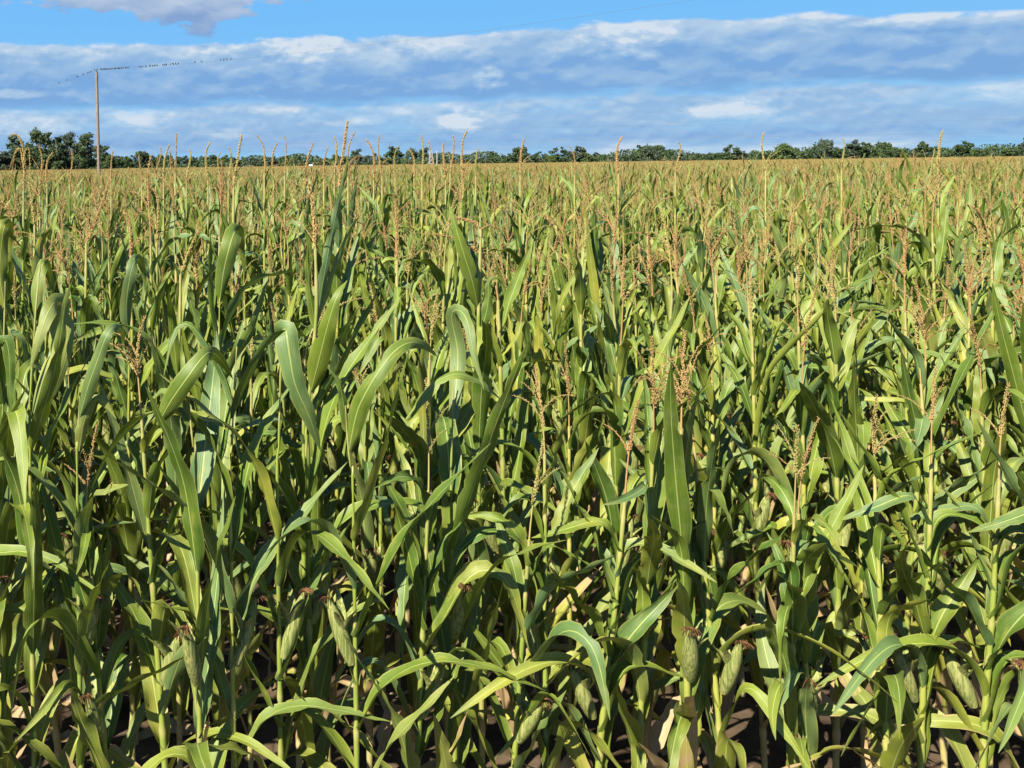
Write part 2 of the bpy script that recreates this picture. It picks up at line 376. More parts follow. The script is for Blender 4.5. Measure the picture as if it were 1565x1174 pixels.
def spikes(C, rg, step, ln, wd, splay, thin=0.0012, stem=True, per=2, age=0.0):
    """a tassel branch: thin stem carrying pairs of little spindle florets"""
    C = np.asarray(C, float); L = np.linalg.norm(np.diff(C, axis=0), axis=1).sum(); mb = MB()
    if stem: mb.join(tube(C, np.linspace(thin*1.3, thin*.6, len(C)), 4, cap=False))
    n = max(3, int(L/step)); t = np.repeat(np.linspace(0.04, 1.0, n), per)+rg.normal(0, .004, n*per); t = np.clip(t, 0, 1)
    cs = np.linspace(0, 1, len(C)); pos = np.stack([np.interp(t, cs, C[:, k]) for k in range(3)], 1)
    Tg = unit(np.gradient(C, axis=0)); T = unit(np.stack([np.interp(t, cs, Tg[:, k]) for k in range(3)], 1))
    rd = unit(np.cross(T, rg.normal(size=T.shape))); D = unit(T*math.cos(splay)+rd*math.sin(splay)*rg.uniform(.6, 1.2, (len(t), 1)))
    ll = ln*rg.uniform(.75, 1.2, len(t))*(1-0.35*t); A = unit(np.cross(D, rg.normal(size=D.shape))); B = np.cross(D, A); p0 = pos+rd*thin
    hw = wd*0.5*(1-0.25*t)
    m = p0+D*(ll*.42)[:, None]
    v = np.stack([p0, m+A*hw[:, None], m+B*hw[:, None], m-A*hw[:, None], m-B*hw[:, None], p0+D*ll[:, None]], 1).reshape(-1, 3)
    b = np.arange(len(t))[:, None, None]*6
    f = (b+np.array([[0, 2, 1], [0, 3, 2], [0, 4, 3], [0, 1, 4], [5, 1, 2], [5, 2, 3], [5, 3, 4], [5, 4, 1]])[None]).reshape(-1, 3)
    mb.add(v, f, age=age)
    return mb
def tassel(rg, base, H=0.26, nb=6, lean=(0, 0), droop=1.0, lod=0, ped=0.12, curl=0.0):
    mb = MB(); base = np.array(base, float); n = 12; s = np.linspace(0, 1, n)[:, None]
    d = np.array([lean[0], lean[1], 0.0]); step = (0.0055, 0.009, 0.018)[lod]; k = (1, 1.3, 2.1)[lod]
    Lc = ped+H
    C = base+np.array([0, 0, 1.0])*s*Lc*(1-0.5*curl*s**2)+d*(s**1.8)*Lc+np.array([math.cos(7*lean[0]+1), math.sin(5*lean[1]), 0])*curl*Lc*s**3*.8
    cut = int(n*ped/Lc)
    if ped > 0: mb.join(tube(C[:cut+2], np.linspace(.0038, .0022, cut+2), 5, cap=False), 0)
    mb.join(spikes(C[max(cut, 0):], rg, step, (.0135 if lod < 2 else .0105)*k, (.0044, .0040, .0042)[lod]*k, .5, .0019, True, 3 if lod == 0 else 2))
    for i in range(nb):
        t = (ped+rg.uniform(0, .10))/Lc; p = np.array([np.interp(t, s[:, 0], C[:, q]) for q in range(3)])
        a = rg.uniform(0, 2*PI); L = rg.uniform(.11, .19)*(H/.26); m = 9; ss = np.linspace(0, 1, m)
        th = R(rg.uniform(12, 34))+R(rg.uniform(15, 105))*droop*ss**1.5
        T = np.stack([np.sin(th)*math.cos(a), np.sin(th)*math.sin(a), np.cos(th)], 1)
        Cb = np.vstack([[0, 0, 0], np.cumsum((T[1:]+T[:-1])/2*L/(m-1), axis=0)])+p
        mb.join(spikes(Cb, rg, step*1.15, (.0115 if lod < 2 else .009)*k, (.0034, .0032, .0034)[lod]*k, .42, .0013, True, 2 if lod == 0 else 1))
    return mb
def stalk(rg, pts, r0=.0125, r1=.0052, nodes=11, n=8, rows=60):
    C = catmull(pts, rows); s = np.linspace(0, 1, rows); r = r0+(r1-r0)*s**1.2
    zz = (s*nodes) % 1.0; r = r*(1+0.22*np.exp(-((zz-.5)/.07)**2))+0.0014*(zz < .5)
    mb = tube(C, r, n, cap=True); mb.a[0] = np.repeat(np.clip(np.clip((s-.85)/.15, 0, 1)*.5+np.clip((.3-s)*3, 0, .8)+.5*np.exp(-((zz-.5)/.06)**2), 0, 1), n); return mb
def ear(rg, z, a):
    """husked ear leaning from the stalk, with brown silk at the tip"""
    d = np.array([math.cos(a)*.34, math.sin(a)*.34, .94]); p = np.array([math.cos(a)*.012, math.sin(a)*.012, z])
    s = np.linspace(0, 1, 12); r = .024*np.sin(np.clip(s*.93+.1, 0, 1)*PI)**.55+.002
    h = tube(p+d*(s*.23)[:, None], r, 10)
    for k in range(5):
        h.join(leaf(rg, rg.uniform(.10, .17), .045, .3, .7, a+k*1.25, p+d*.09, ns=8, nu=4, ruffle=.04, fold=.8, basefold=False))
    tip = p+d*.225; sk = MB()
    for k in range(26):
        b = rg.uniform(0, 6.3); q = np.linspace(0, 1, 6)[:, None]; e = np.array([math.cos(b), math.sin(b), 0])*rg.uniform(.015, .035)
        sk.join(tube(tip+d*.05*q+e*q+np.array([0, 0, -.05])*q**2, .0012, 3, cap=False))
    return h, sk
def plan(rg, tall=1.0, ns=24, nu=6, lod=0):
    """returns the pieces of one plant: stalk, [leaves], tassel, ear, silk, and words on its look"""
    H = 1.97*tall; bx, by = rg.normal(0, .035, 2); pts = [(0, 0, 0), (bx*.2, by*.2, H*.4), (bx*.7, by*.7, H*.75), (bx, by, H)]
    Cs = catmull(pts, 40); at = lambda z: np.array([np.interp(z/H, np.linspace(0, 1, 40), Cs[:, k]) for k in range(3)])
    az0 = rg.uniform(0, 2*PI); lv = []; N_ = 14 if lod == 0 else 10; zs = np.linspace(.25 if lod == 0 else .70, H*(.93 if lod == 0 else .98), N_)
    for i, z in enumerate(zs):
        q = (z/H); top = q > .80; a = az0+PI*(i % 2)+rg.normal(0, .32); kind = rg.random()
        if top: L, W, t0, t1 = (rg.uniform(.32, .50) if lod == 0 else rg.uniform(.28, .46)), rg.uniform(.044, .070), R(rg.uniform(5, 20)), R(rg.uniform(10, 50) if kind < .65 else rg.uniform(90, 155))
        else: L, W, t0, t1 = rg.uniform(.48, .80), rg.uniform(.055, .094), R(rg.uniform(8, 26)), R(rg.uniform(100, 170) if kind < .40 else rg.uniform(14, 60))
        sharp = 1.0 if rg.random() < .4 else rg.uniform(2.5, 8.0)
        age = max(0, (.46-q))*2.6*rg.uniform(.5, 1.5)+(.45*rg.random() if rg.random() < .25 else 0)
        lv.append(leaf(rg, L, W, t0, t1, a, at(z), sharp, rg.uniform(.32, .62), rg.normal(0, 1.1), ns, nu, age, rg.normal(0, .45),
                       fold=rg.uniform(.15, .8), ruffle=rg.uniform(.04, .16), cyc=rg.uniform(2.5, 4.5), tipdry=rg.uniform(0, .5)))
    nb = int(rg.integers(1, 8)); dr = rg.uniform(.3, 1.5); cu = rg.uniform(0, .5) if rg.random() < .3 else 0
    ts = tassel(rg, at(H*.995), rg.uniform(.21, .32) if lod == 0 else rg.uniform(.20, .30), nb+1, rg.normal(0, .12, 2), dr, lod, rg.uniform(.06, .19) if lod == 0 else rg.uniform(.04, .17), cu)
    ez = H*rg.uniform(.46, .56); e, sk = ear(rg, ez, az0+rg.choice([0, PI])) if lod == 0 else (None, None)
    look = ('bare single-spiked' if nb < 3 else 'few-branched' if nb < 5 else 'bushy many-branched')+(' drooping' if dr > .9 or cu > 0 else ' upright')
    return stalk(rg, pts, rows=60 if lod == 0 else 14, n=8 if lod == 0 else 5), lv, ts, e, sk, look, tall
ORD = 'first second third fourth fifth sixth seventh eighth ninth tenth eleventh twelfth thirteenth fourteenth fifteenth sixteenth seventeenth eighteenth nineteenth'.split()
def ordw(n):
    if n < 20: return ORD[n-1]
    t = {2: 'twenty', 3: 'thirty', 4: 'forty', 5: 'fifty', 6: 'sixty', 7: 'seventy'}[n//10]
    return (t[:-1]+'ieth') if n % 10 == 0 else t+'-'+ORD[n % 10-1]

# ------------------------------------------------------------------ ground
g = MB(); gx = np.array([-3000, -600, -150, -40, -10, 10, 40, 150, 600, 3000.0]); gy = np.array([-60, -10, 2.0, 8, 20, 60, 200, 700, 1500, 4000.0])
gv = np.array([(x, y, 0.0) for y in gy for x in gx]); n_ = len(gx)
g.add(gv, [[r*n_+c, r*n_+c+1, (r+1)*n_+c+1, (r+1)*n_+c] for r in range(len(gy)-1) for c in range(n_-1)])
prop(g.obj('ground', M_SOIL), 'bare brown soil under the corn', kind='structure')

lt = MB(); rl = np.random.default_rng(44)
for _ in range(700):
    x_, y_ = rl.uniform(-3.5, 9), rl.uniform(1.6, 10)
    lt.join(leaf(rl, rl.uniform(.15, .55), rl.uniform(.03, .08), R(rl.uniform(70, 88)), R(rl.uniform(88, 100)), rl.uniform(0, 6.3), (x_, y_, rl.uniform(.01, .04)), 1, .5, rl.normal(0, 1.5), 9, 3, rl.uniform(.9, 1.4), rl.normal(0, 1), ruffle=.3))
prop(lt.obj('leaf_litter', M_LEAF), 'dry brown leaf litter lying on the soil between stalks', 'leaf litter', kind='stuff')

# ------------------------------------------------------------------ hero plants (the leaves and tassels one can name in the photo)
PLANT_GROUP = 'corn plants in the near rows'
def hero_blade(pts, Y, w_px, rg, face=0.0, twist=0.0, dep=None, age=0.0, ns=30, **kw):
    dep = [0]*len(pts) if dep is None else dep
    C = catmull([P(x, y, Y+d) for (x, y), d in zip(pts, dep)], ns); T = unit(np.gradient(C, axis=0))
    view = unit(C-np.array([0, 0, EYE])); Sd = unit(np.cross(view, T)); N = np.cross(T, Sd)
    s = np.linspace(0, 1, ns); a = face+twist*s; Sd = Sd*np.cos(a)[:, None]+N*np.sin(a)[:, None]
    return blade(C, Sd, w_px*Y/F, rg, 8, age=age, **kw)
hero_xy = []
def hero(stem, Y, leaves, tas, label, seed, extra=9, r0=.0115, up=0):
    """stem: image points from low to top; leaves: list of dict; tas: dict or None"""
    rg = np.random.default_rng(seed)
    sp = [P(x, y, Y) for x, y in stem]; foot = np.array([sp[0][0], Y, 0.0]); root = empty('corn_plant', foot)
    prop(root, label, 'corn plant', PLANT_GROUP)
    sh = lambda mb: [mb.v.__setitem__(i, v-foot) for i, v in enumerate(mb.v)] and mb
    pts = [foot]+sp; H = pts[-1][2]
    sh(stalk(rg, pts, r0, .0052 if tas else .0012)).obj('stalk', M_STALK, root)
    Cs = catmull(pts, 60)
    for l in leaves:
        l = dict(l); p = l.pop('p'); w = l.pop('w'); sh(hero_blade(p, Y, w, rg, **l)).obj('leaf', M_LEAF, root)
    az0 = rg.uniform(0, 6.3)
    zmin = min(min(P(*p, Y)[2] for p in l['p']) for l in leaves) if leaves else H
    for i in range(extra):
        z = .30+(min(zmin, H, 1.95)-.60)*i/max(1, extra-1) if extra > 1 else .5
        p = np.array([np.interp(z, Cs[:, 2], Cs[:, k]) for k in range(3)])
        leaf(rg, rg.uniform(.6, .85), rg.uniform(.07, .095), R(rg.uniform(8, 26)), R(rg.uniform(15, 70) if rg.random() < .6 else rg.uniform(90, 160)), az0+PI*(i % 2)+rg.normal(0, .5), p-foot,
             rg.uniform(1, 3), rg.uniform(.35, .6), rg.normal(0, .6), 24, 6, max(0, .5-z/2.4)*rg.uniform(.5, 2), rg.normal(0, .3)).obj('leaf', M_LEAF, root)
    for i in range(up):
        z = H-.26-.17*i-rg.uniform(0, .05)
        p = np.array([np.interp(z, Cs[:, 2], Cs[:, k]) for k in range(3)])
        leaf(rg, rg.uniform(.26, .42)+.07*i, rg.uniform(.038, .058)+.008*i, R(rg.uniform(5, 16)), R(rg.uniform(12, 60) if rg.random() < .6 else rg.uniform(100, 160)), az0+PI*(i % 2)+rg.normal(0, .3), p-foot,
             rg.uniform(1, 5), rg.uniform(.35, .65), rg.normal(0, 1.0), 24, 6, 0.0, rg.normal(0, .3)).obj('leaf', M_LEAF, root)
    if tas:
        C = catmull([P(x, y, Y) for x, y in tas['p']], 20); k = tas.get('k', 1.0)
        mb = MB()
        if not tas.get('nostem'): mb.join(tube(catmull([pts[-1], C[0]+1e-4], 8), .0032, 6, cap=False))
        mb.join(spikes(C, rg, .0045, .0155*k, .0050*k, .5, .0020, True, 4))
        for b in tas.get('b', []):
            mb.join(spikes(catmull([P(x, y, Y+rg.uniform(-.02, .02)) for x, y in b], 14), rg, .006, .0125*k, .005*k, .45, .0015, True, 2))
        for b in range(tas.get('nb', 0)):
            a = rg.uniform(0, 6.3); p = C[int(rg.integers(0, 5))]; m = 9; ss = np.linspace(0, 1, m); th = R(rg.uniform(12, 30))+R(rg.uniform(20, 100))*ss**1.5; L = rg.uniform(.1, .17)
            T = np.stack([np.sin(th)*math.cos(a), np.sin(th)*math.sin(a), np.cos(th)], 1)
            mb.join(spikes(np.vstack([[0, 0, 0], np.cumsum(T[1:]*L/(m-1), axis=0)])+p, rg, .006, .009, .0036, .4, .0012, True, 2))
        sh(mb).obj('tassel', M_TASSEL, root)
    h, sk = ear(rg, 1.02, az0); h.obj('ear', M_HUSK, root).data.name = 'ear'; eo = root.children[-1] if False else [c for c in COL.objects if c.parent == root and c.name.startswith('ear')][-1]
    sk.obj('silk', M_SILK, eo)
    hero_xy.append((foot[0], Y))
L_ = lambda p, w, **k: dict(p=p, w=w, **k)
hero([(46, 700), (47, 600), (53, 500), (58, 440), (62, 405)], 3.45,
     [L_([(50, 640), (72, 590), (90, 530), (96, 480), (90, 461), (76, 472), (62, 510), (46, 564)], 44, dep=[0, .02, .05, .08, .05, -.02, -.06, -.08], twist=.4, face=-.2),
      L_([(48, 690), (60, 650), (80, 580), (92, 520), (100, 462), (112, 425)], 27, face=.5, dep=[0, -.05, -.12, -.15, -.12, -.1]),
      L_([(54, 490), (56, 450), (62, 412), (70, 402), (78, 430), (82, 470)], 22, face=-.4, dep=[0, .02, .05, .09, .18, .2], age=.15)],
     None, 'near corn plant at left with broad leaf bent over like a folded cloth', 1)
hero([(197, 700), (197, 600), (198, 500), (202, 440), (205, 395)], 4.2,
     [L_([(197, 512), (193, 480), (196, 440), (204, 404), (212, 397), (220, 420), (222, 450)], 22, face=.3, dep=[0, -.03, -.05, -.03, .07, .16, .2]),
      L_([(197, 560), (212, 520), (222, 470), (226, 430)], 16, face=1.0),
      L_([(196, 640), (175, 570), (160, 545)], 18, face=.4)],
     None, 'corn plant left of centre with narrow leaf rolled over at its top', 2)
hero([(333, 700), (334, 600), (335, 500), (337, 430), (343, 380)], 3.9,
     [L_([(336, 462), (341, 420), (349, 385), (356, 361), (361, 353), (368, 372), (374, 420)], 31, face=.1, dep=[0, -.02, -.03, 0, .08, .22, .28], age=.18),
      L_([(335, 540), (350, 490), (372, 445), (402, 424), (450, 414)], 26, face=1.1, dep=[0, -.03, -.05, 0, .1]),
      L_([(334, 600), (352, 560), (386, 500), (402, 448), (412, 425)], 24, face=.8, dep=[0, 0, .1, .15, .2]),
      L_([(335, 520), (325, 460), (322, 400), (322, 350)], 17, face=1.0)],
     None, 'corn plant in the middle with broad sunlit leaf standing upright', 3)
hero([(470, 720), (471, 660), (473, 605), (477, 560), (482, 500), (484, 460), (482, 380)], 3.6,
     [L_([(475, 600), (489, 545), (503, 490), (516, 452), (531, 428)], 35, face=-.1, dep=[0, -.08, -.14, -.15, -.1], tipdry=.05, ruffle=.04),
      L_([(484, 492), (492, 440), (504, 375), (517, 310), (527, 262)], 19, face=.6, dep=[0, 0, .02, .05, .08]),
      L_([(484, 500), (497, 455), (518, 395), (535, 350), (552, 328)], 17, face=.9, dep=[0, .02, .06, .1, .15]),
      L_([(483, 505), (474, 450), (470, 400), (471, 365)], 16, face=.6),
      L_([(474, 640), (520, 560), (560, 480), (600, 405)], 21, face=1.05, dep=[0, .1, .2, .3])],
     dict(p=[(482, 376), (480, 330), (474, 290), (466, 276)], nb=3, k=1.1),
     'corn plant right of centre with tallest spear leaves and thick tan tassel', 4)
hero([(300, 740), (296, 690), (291, 640), (289, 600)], 3.2,
     [L_([(240, 650), (262, 612), (288, 575), (310, 546), (324, 539), (340, 553), (356, 580)], 33, face=-.1, dep=[0, -.05, -.08, -.05, 0, .1, .18], age=.16, ruffle=.05),
      L_([(291, 650), (270, 604), (250, 596), (225, 615)], 20, face=.9, dep=[0, .03, .06, .08]),
      L_([(290, 640), (282, 588), (300, 586), (322, 612)], 15, face=.7)],
     None, 'short front corn plant with yellowish arching leaf at lower middle', 5, 8)
hero([(352, 760), (354, 690), (357, 620), (360, 560), (362, 530)], 3.3,
     [L_([(356, 640), (372, 592), (395, 545), (418, 516), (445, 508), (474, 517)], 25, face=1.0, dep=[0, -.04, -.08, -.06, 0, .1]),
      L_([(357, 620), (340, 570), (300, 505), (275, 496), (262, 520), (250, 575)], 19, face=.8, dep=[0, .05, .1, .12, .1, .06])],
     None, 'front corn plant with shaded olive leaf arching towards the centre', 6, 8)
hero([(424, 760), (426, 690), (428, 600), (430, 530), (432, 500)], 3.35,
     [L_([(431, 520), (432, 505), (438, 508), (443, 545), (452, 590), (474, 640), (490, 690)], 40, face=-.15, dep=[0, -.05, -.10, -.13, -.14, -.12, -.08], ruffle=.03, tipdry=.05, basefold=False)],
     None, 'front corn plant with broad bluish leaf hanging straight down', 7, 8)
hero([(540, 780), (536, 720), (531, 670), (528, 620)], 3.3,
     [L_([(533, 690), (545, 632), (562, 595), (584, 560), (606, 534), (630, 523), (652, 530), (668, 545)], 33, face=-.35, dep=[0, -.04, -.08, -.08, -.05, 0, .08, .14], age=.08, ruffle=.05),
      L_([(530, 660), (520, 590), (500, 560)], 18, face=.7)],
     None, 'front corn plant with long leaf and pale midrib arching right', 8, 8)
hero([(690, 780), (690, 700), (692, 640), (693, 590), (694, 560)], 3.5,
     [L_([(692, 640), (700, 545), (690, 485), (700, 474), (714, 490), (724, 540), (740, 596)], 27, face=-.2, dep=[0, .1, .08, .02, -.06, -.12, -.15], age=.2, basefold=False),
      L_([(620, 640), (648, 604), (672, 580), (705, 572), (742, 590), (770, 615)], 22, face=-.9, dep=[-.1, -.1, -.1, -.1, -.05, 0])],
     None, 'front corn plant whose yellow-green leaf bends down near the right', 9, 8)
hero([(731, 700), (731, 600), (731, 500), (733, 420), (735, 350)], 4.1,
     [L_([(731, 472), (722, 430), (708, 385), (696, 345), (686, 312)], 26, face=.2, dep=[0, -.05, -.08, -.08, -.06], ruffle=.03),
      L_([(732, 460), (728, 400), (722, 350), (722, 310)], 21, face=.4, dep=[0, .05, .1, .12]),
      L_([(731, 520), (745, 470), (748, 430), (765, 425)], 20, face=.3)],
     dict(p=[(735, 350), (726, 341), (712, 336), (690, 332)], nostem=True, b=[[(735, 350), (750, 345), (770, 352)]]),
     'corn plant with dark green blade leaning left and one horizontal tassel branch', 10)
hero([(118, 730), (119, 690), (120, 640), (122, 600)], 3.4,
     [L_([(121, 640), (135, 590), (150, 548), (163, 513), (174, 500), (186, 505), (190, 525)], 23, face=-.3, dep=[0, -.05, -.08, -.1, -.06, 0, .08], age=.05, ruffle=.04),
      L_([(121, 690), (130, 640), (150, 610), (178, 640)], 22, face=.4, age=.55)],
     None, 'front corn plant at left with slim arching leaf above a dry one', 11, 8)
hero([(2, 760), (4, 660), (5, 560), (7, 480), (8, 430)], 3.6,
     [L_([(7, 470), (0, 420), (3, 370), (8, 344), (14, 352), (16, 400)], 28, face=.2, age=.4, dep=[0, 0, 0, 0, .1, .15]), L_([(6, 620), (-2, 560), (6, 520), (14, 545), (16, 640)], 26, face=.3, dep=[0, -.05, -.12, -.12, -.1])],
     None, 'corn plant at the left edge with yellow topped upright leaf', 12)
# tassels that stand out
def tall(px, Yd, tops, label, seed, nb=2, k=1.0, leaves=(), b=(), up=4):
    x0, y0 = tops[0]
    hero([(px, 254+F*1.5/Yd), (px+(x0-px)*.4, 254+F*.8/Yd), (px+(x0-px)*.8, y0+F*.25/Yd), (x0, y0)], Yd, list(leaves), dict(p=tops, nb=nb, k=k, b=list(b)), label, seed, 8, up=up)
tall(514, 5.3, [(518, 292), (521, 262), (526, 222), (531, 187)], 'tall corn plant whose thick tan tassel rises highest against the clouds', 31, 3, 1.25,
     leaves=[L_([(516, 310), (522, 285), (529, 262), (531, 240)], 10, face=.5)])
tall(355, 5.5, [(357, 288), (360, 262), (365, 232), (369, 208)], 'tall corn plant with reddish tan tassel standing right of three thin ones', 32, 3, 1.15)
tall(34, 6.0, [(36, 292), (38, 250), (34, 222), (27, 207), (18, 206)], 'corn plant at far left with golden tassel nodding over at its tip', 33, 0, 1.1,
     b=[[(37, 262), (32, 230), (24, 232), (14, 260)], [(37, 258), (38, 232), (44, 228), (46, 262)], [(36, 256), (30, 226), (22, 240), (18, 270)]])
tall(54, 4.4, [(53, 345), (50, 318), (47, 295), (45, 280)], 'corn plant at left with straight tan tassel on long bare stem', 34, 0, 1.0)
tall(126, 4.6, [(132, 372), (146, 340), (157, 308), (166, 280)], 'corn plant whose tan tassel leans right beneath the utility pole', 35, 5, 1.05)
tall(270, 4.2, [(276, 420), (286, 392), (296, 368), (306, 350)], 'corn plant with rusty orange tassel leaning right', 36, 2, 1.0)
tall(604, 5.0, [(607, 398), (607, 360), (606, 330), (604, 306)], 'corn plant with slender upright tassel left of the dark right-hand leaf', 37, 2, 1.0)
tall(203, 4.6, [(200, 390), (200, 360), (198, 336), (190, 326)], 'corn plant with crooked tan tassel just behind the rolled leaf', 38, 3, 1.0)
tall(241, 5.4, [(240, 370), (242, 330), (240, 300), (228, 282)], 'corn plant with long tassel curving left at its tip', 39, 3, 1.0)

for i, (x, yt, yb, lean, d) in enumerate([(270, 205, 252, 2, 7.2), (258, 222, 262, 8, 7.8), (247, 226, 256, 9, 8.0), (318, 219, 262, 0, 8.2), (396, 208, 252, -8, 7.6), (421, 220, 262, 3, 8.3), (436, 209, 256, 1, 7.9),
                                        (478, 220, 254, 11, 8.1), (500, 226, 262, 5, 7.5), (513, 210, 254, 2, 8.4), (540, 202, 258, 8, 6.8), (563, 214, 262, -8, 8.3), (578, 208, 256, -6, 7.4), (645, 208, 256, 0, 7.9),
                                        (655, 216, 258, -9, 8.4), (677, 220, 262, -4, 8.0), (694, 208, 252, 6, 7.7), (710, 202, 262, 2, 7.1), (60, 222, 266, -1, 8.2), (78, 234, 268, 6, 7.9), (110, 228, 268, 3, 8.3), (172, 232, 268, 2, 8.6), (212, 236, 268, -5, 8.8), (292, 230, 262, 7, 8.4), (334, 234, 264, -4, 8.7), (352, 226, 260, 3, 8.2), (608, 222, 258, 4, 8.4), (628, 230, 260, -5, 8.7), (730, 228, 256, 3, 8.3), (800, 214, 254, 5, 7.8), (872, 224, 254, -6, 8.4), (948, 210, 252, 3, 7.6), (1040, 218, 250, 8, 8.0), (1165, 204, 248, -5, 7.7), (1290, 212, 246, 4, 8.1), (1440, 200, 244, 6, 7.6)]):
    TX = [270, 258, 247, 318, 396, 421, 436, 478, 500, 513, 540, 563, 578, 645, 655, 677, 694, 710, 60, 78, 110, 172, 212, 292, 334, 352, 608, 628, 730, 800, 872, 948, 1040, 1165, 1290, 1440]
    wob = math.sin(i*2.7)*3.5; tall(x-lean, d, [(x-lean, yb+14), (x-lean*.9-wob*.6, yb), (x-lean*.55-wob, (yt+yb)/2), (x-lean*.2-wob*.5, yt+(yb-yt)*.2), (x+wob*.8, yt)],
         'corn plant whose thin tassel, %s from the left, pokes above the treeline' % ordw(1+sum(q < x for q in TX)), 60+i, 1+(i*7) % 4, (1.0, 1.2, .85, 1.35)[i % 4])

# ------------------------------------------------------------------ near rows: individual plants, each with its parts
def build_proto(name, rg, tall):
    st, lv, ts, e, sk, look, tl = plan(rg, tall); root = empty(name, (0, 0, -50))
    st.obj('stalk', M_STALK, root)
    for l in lv: l.obj('leaf', M_LEAF, root)
    ts.obj('tassel', M_TASSEL, root); eo = e.obj('ear', M_HUSK, root); sk.obj('silk', M_SILK, eo)
    return root, look
protos = []
talls = [.86, .90, .94, .97, 1.0, 1.03, 1.07, .92, .99, 1.05, .88, 1.02]
for k, tl in enumerate(talls): protos.append(build_proto('corn_plant', np.random.default_rng(200+k), tl))
kids = {p[0].name: [(c, list(c.children)) for c in p[0].children] for p in protos}
def copy_tree(o):
    c = o.copy(); COL.objects.link(c)
    for ch, sub in kids[o.name]:
        d = ch.copy(); COL.objects.link(d); d.parent = c
        for gch in sub: e = gch.copy(); COL.objects.link(e); e.parent = d
    return c
pos = []; stuffpos = []; rg = np.random.default_rng(9); ROW0, DR, DP = 3.42, 0.76, 0.165
row = 0; y = ROW0; NEARROWS = 6
while row < 52:
    x = -0.262*y-2.5+rg.uniform(0, DP)
    while x < 0.84*y+3.0:
        if rg.random() > .05:
            q = (x+rg.normal(0, .018), y+rg.normal(0, .035)); inside = -0.265*y-.15 < x < 0.80*y+.25
            if inside and any(abs(q[0]-hx) < .085 and abs(q[1]-hy) < .3 for hx, hy in hero_xy): pass
            else: pos.append((q[0], q[1], row, inside))
        x += DP
    y += DR; row += 1
ind = [p for p in pos if p[3]]; N_IND = 300-len(hero_xy)
ind = ind[:N_IND]; indset = set(ind); last_first = None; order = {}
used = [False]*len(protos)
for (x, y, r, _) in ind:
    order.setdefault(r, []).append((x, y))
for r, L in order.items():
    L.sort()
    for i, (x, y) in enumerate(L):
        k = int(rg.integers(len(protos)))
        # in front of the sight line of the photo's open areas the plants are shorter
        if r == 0 and rg.random() < .8: k = int(rg.choice([0, 1, 7, 10]))
        elif r == 1 and rg.random() < .5: k = int(rg.choice([0, 1, 2, 7, 10]))
        proto, look = protos[k]
        o = proto if not used[k] else copy_tree(proto); used[k] = True
        zs = rg.uniform(.90, 1.07) if rg.random() < .8 else rg.uniform(1.04, 1.10); xs = rg.uniform(.95, 1.12)
        if r == 0: zs *= .88
        o.location = (x, y, 0); o.rotation_euler = (rg.normal(0, .035), rg.normal(0, .035), rg.uniform(0, 2*PI)); o.scale = (xs, xs, zs)
        prop(o, '%s-tasselled corn plant, %s from the left in the %s row' % (look, ordw(i+1), ordw(r+1)), 'corn plant', PLANT_GROUP)
for k, (p, _) in enumerate(protos):
    if not used[k]:
        for ch, sub in kids[p.name]:
            for q in sub: bpy.data.objects.remove(q)
            bpy.data.objects.remove(ch)
        bpy.data.objects.remove(p)

# ------------------------------------------------------------------ the rest of the field: one object of scattered plants
def low_plant(name, seed, tall):
    r_ = np.random.default_rng(seed); st, lv, ts, *_ = plan(r_, tall, 12, 4, 1); mb = MB()
    mb.join(st, 0)
    for l in lv: mb.join(l, 1)
    mb.join(ts, 2)
    me = mb.mesh(name, [M_STALK, M_LEAF, M_TASSEL]); return mb, bpy.data.objects.new(name, me)
lowmb, lowob = zip(*[low_plant('field_corn_plant', 500+k, t) for k, t in enumerate([.86, .90, .94, .97, 1.0, 1.03, 1.06, 1.09, .92, .99, .95, 1.01])])
def far_plant(seed, tall):
    r_ = np.random.default_rng(seed); mb = MB(); H = 1.97*tall
    mb.join(tube(np.array([[0, 0, 1.1], [0, 0, H]]), [.010, .006], 4, cap=False), 0)
    for i in range(6):
        mb.join(leaf(r_, r_.uniform(.4, .75), .09, R(r_.uniform(10, 30)), R(r_.uniform(20, 130)), r_.uniform(0, 6.3), (0, 0, H*(.64+.056*i)), 1.5, .5, 0, 7, 2), 1)
    mb.join(tassel(r_, (0, 0, H), r_.uniform(.21, .29), int(r_.integers(1, 5)), r_.normal(0, .12, 2), 1.0, 2, .12), 2)
    return mb
farmb = [far_plant(700+k, t) for k, t in enumerate([.94, .97, 1.0, 1.02, 1.04, .99])]
def patch(name, seed, size, n):
    r_ = np.random.default_rng(seed); mb = MB()
    for _ in range(n):
        k = int(r_.integers(len(farmb))); a = r_.uniform(0, 6.3); ca, sa = math.cos(a), math.sin(a); dx, dy = r_.uniform(-size/2, size/2, 2); z = r_.uniform(.95, 1.05)
        mb.join(farmb[k], None, lambda v: np.stack([v[:, 0]*ca-v[:, 1]*sa+dx, v[:, 0]*sa+v[:, 1]*ca+dy, v[:, 2]*z], 1))
    return bpy.data.objects.new(name, mb.mesh(name, [M_STALK, M_LEAF, M_TASSEL]))
patchob = [patch('field_corn_patch', 900+k, 4.2, 75) for k in range(4)]
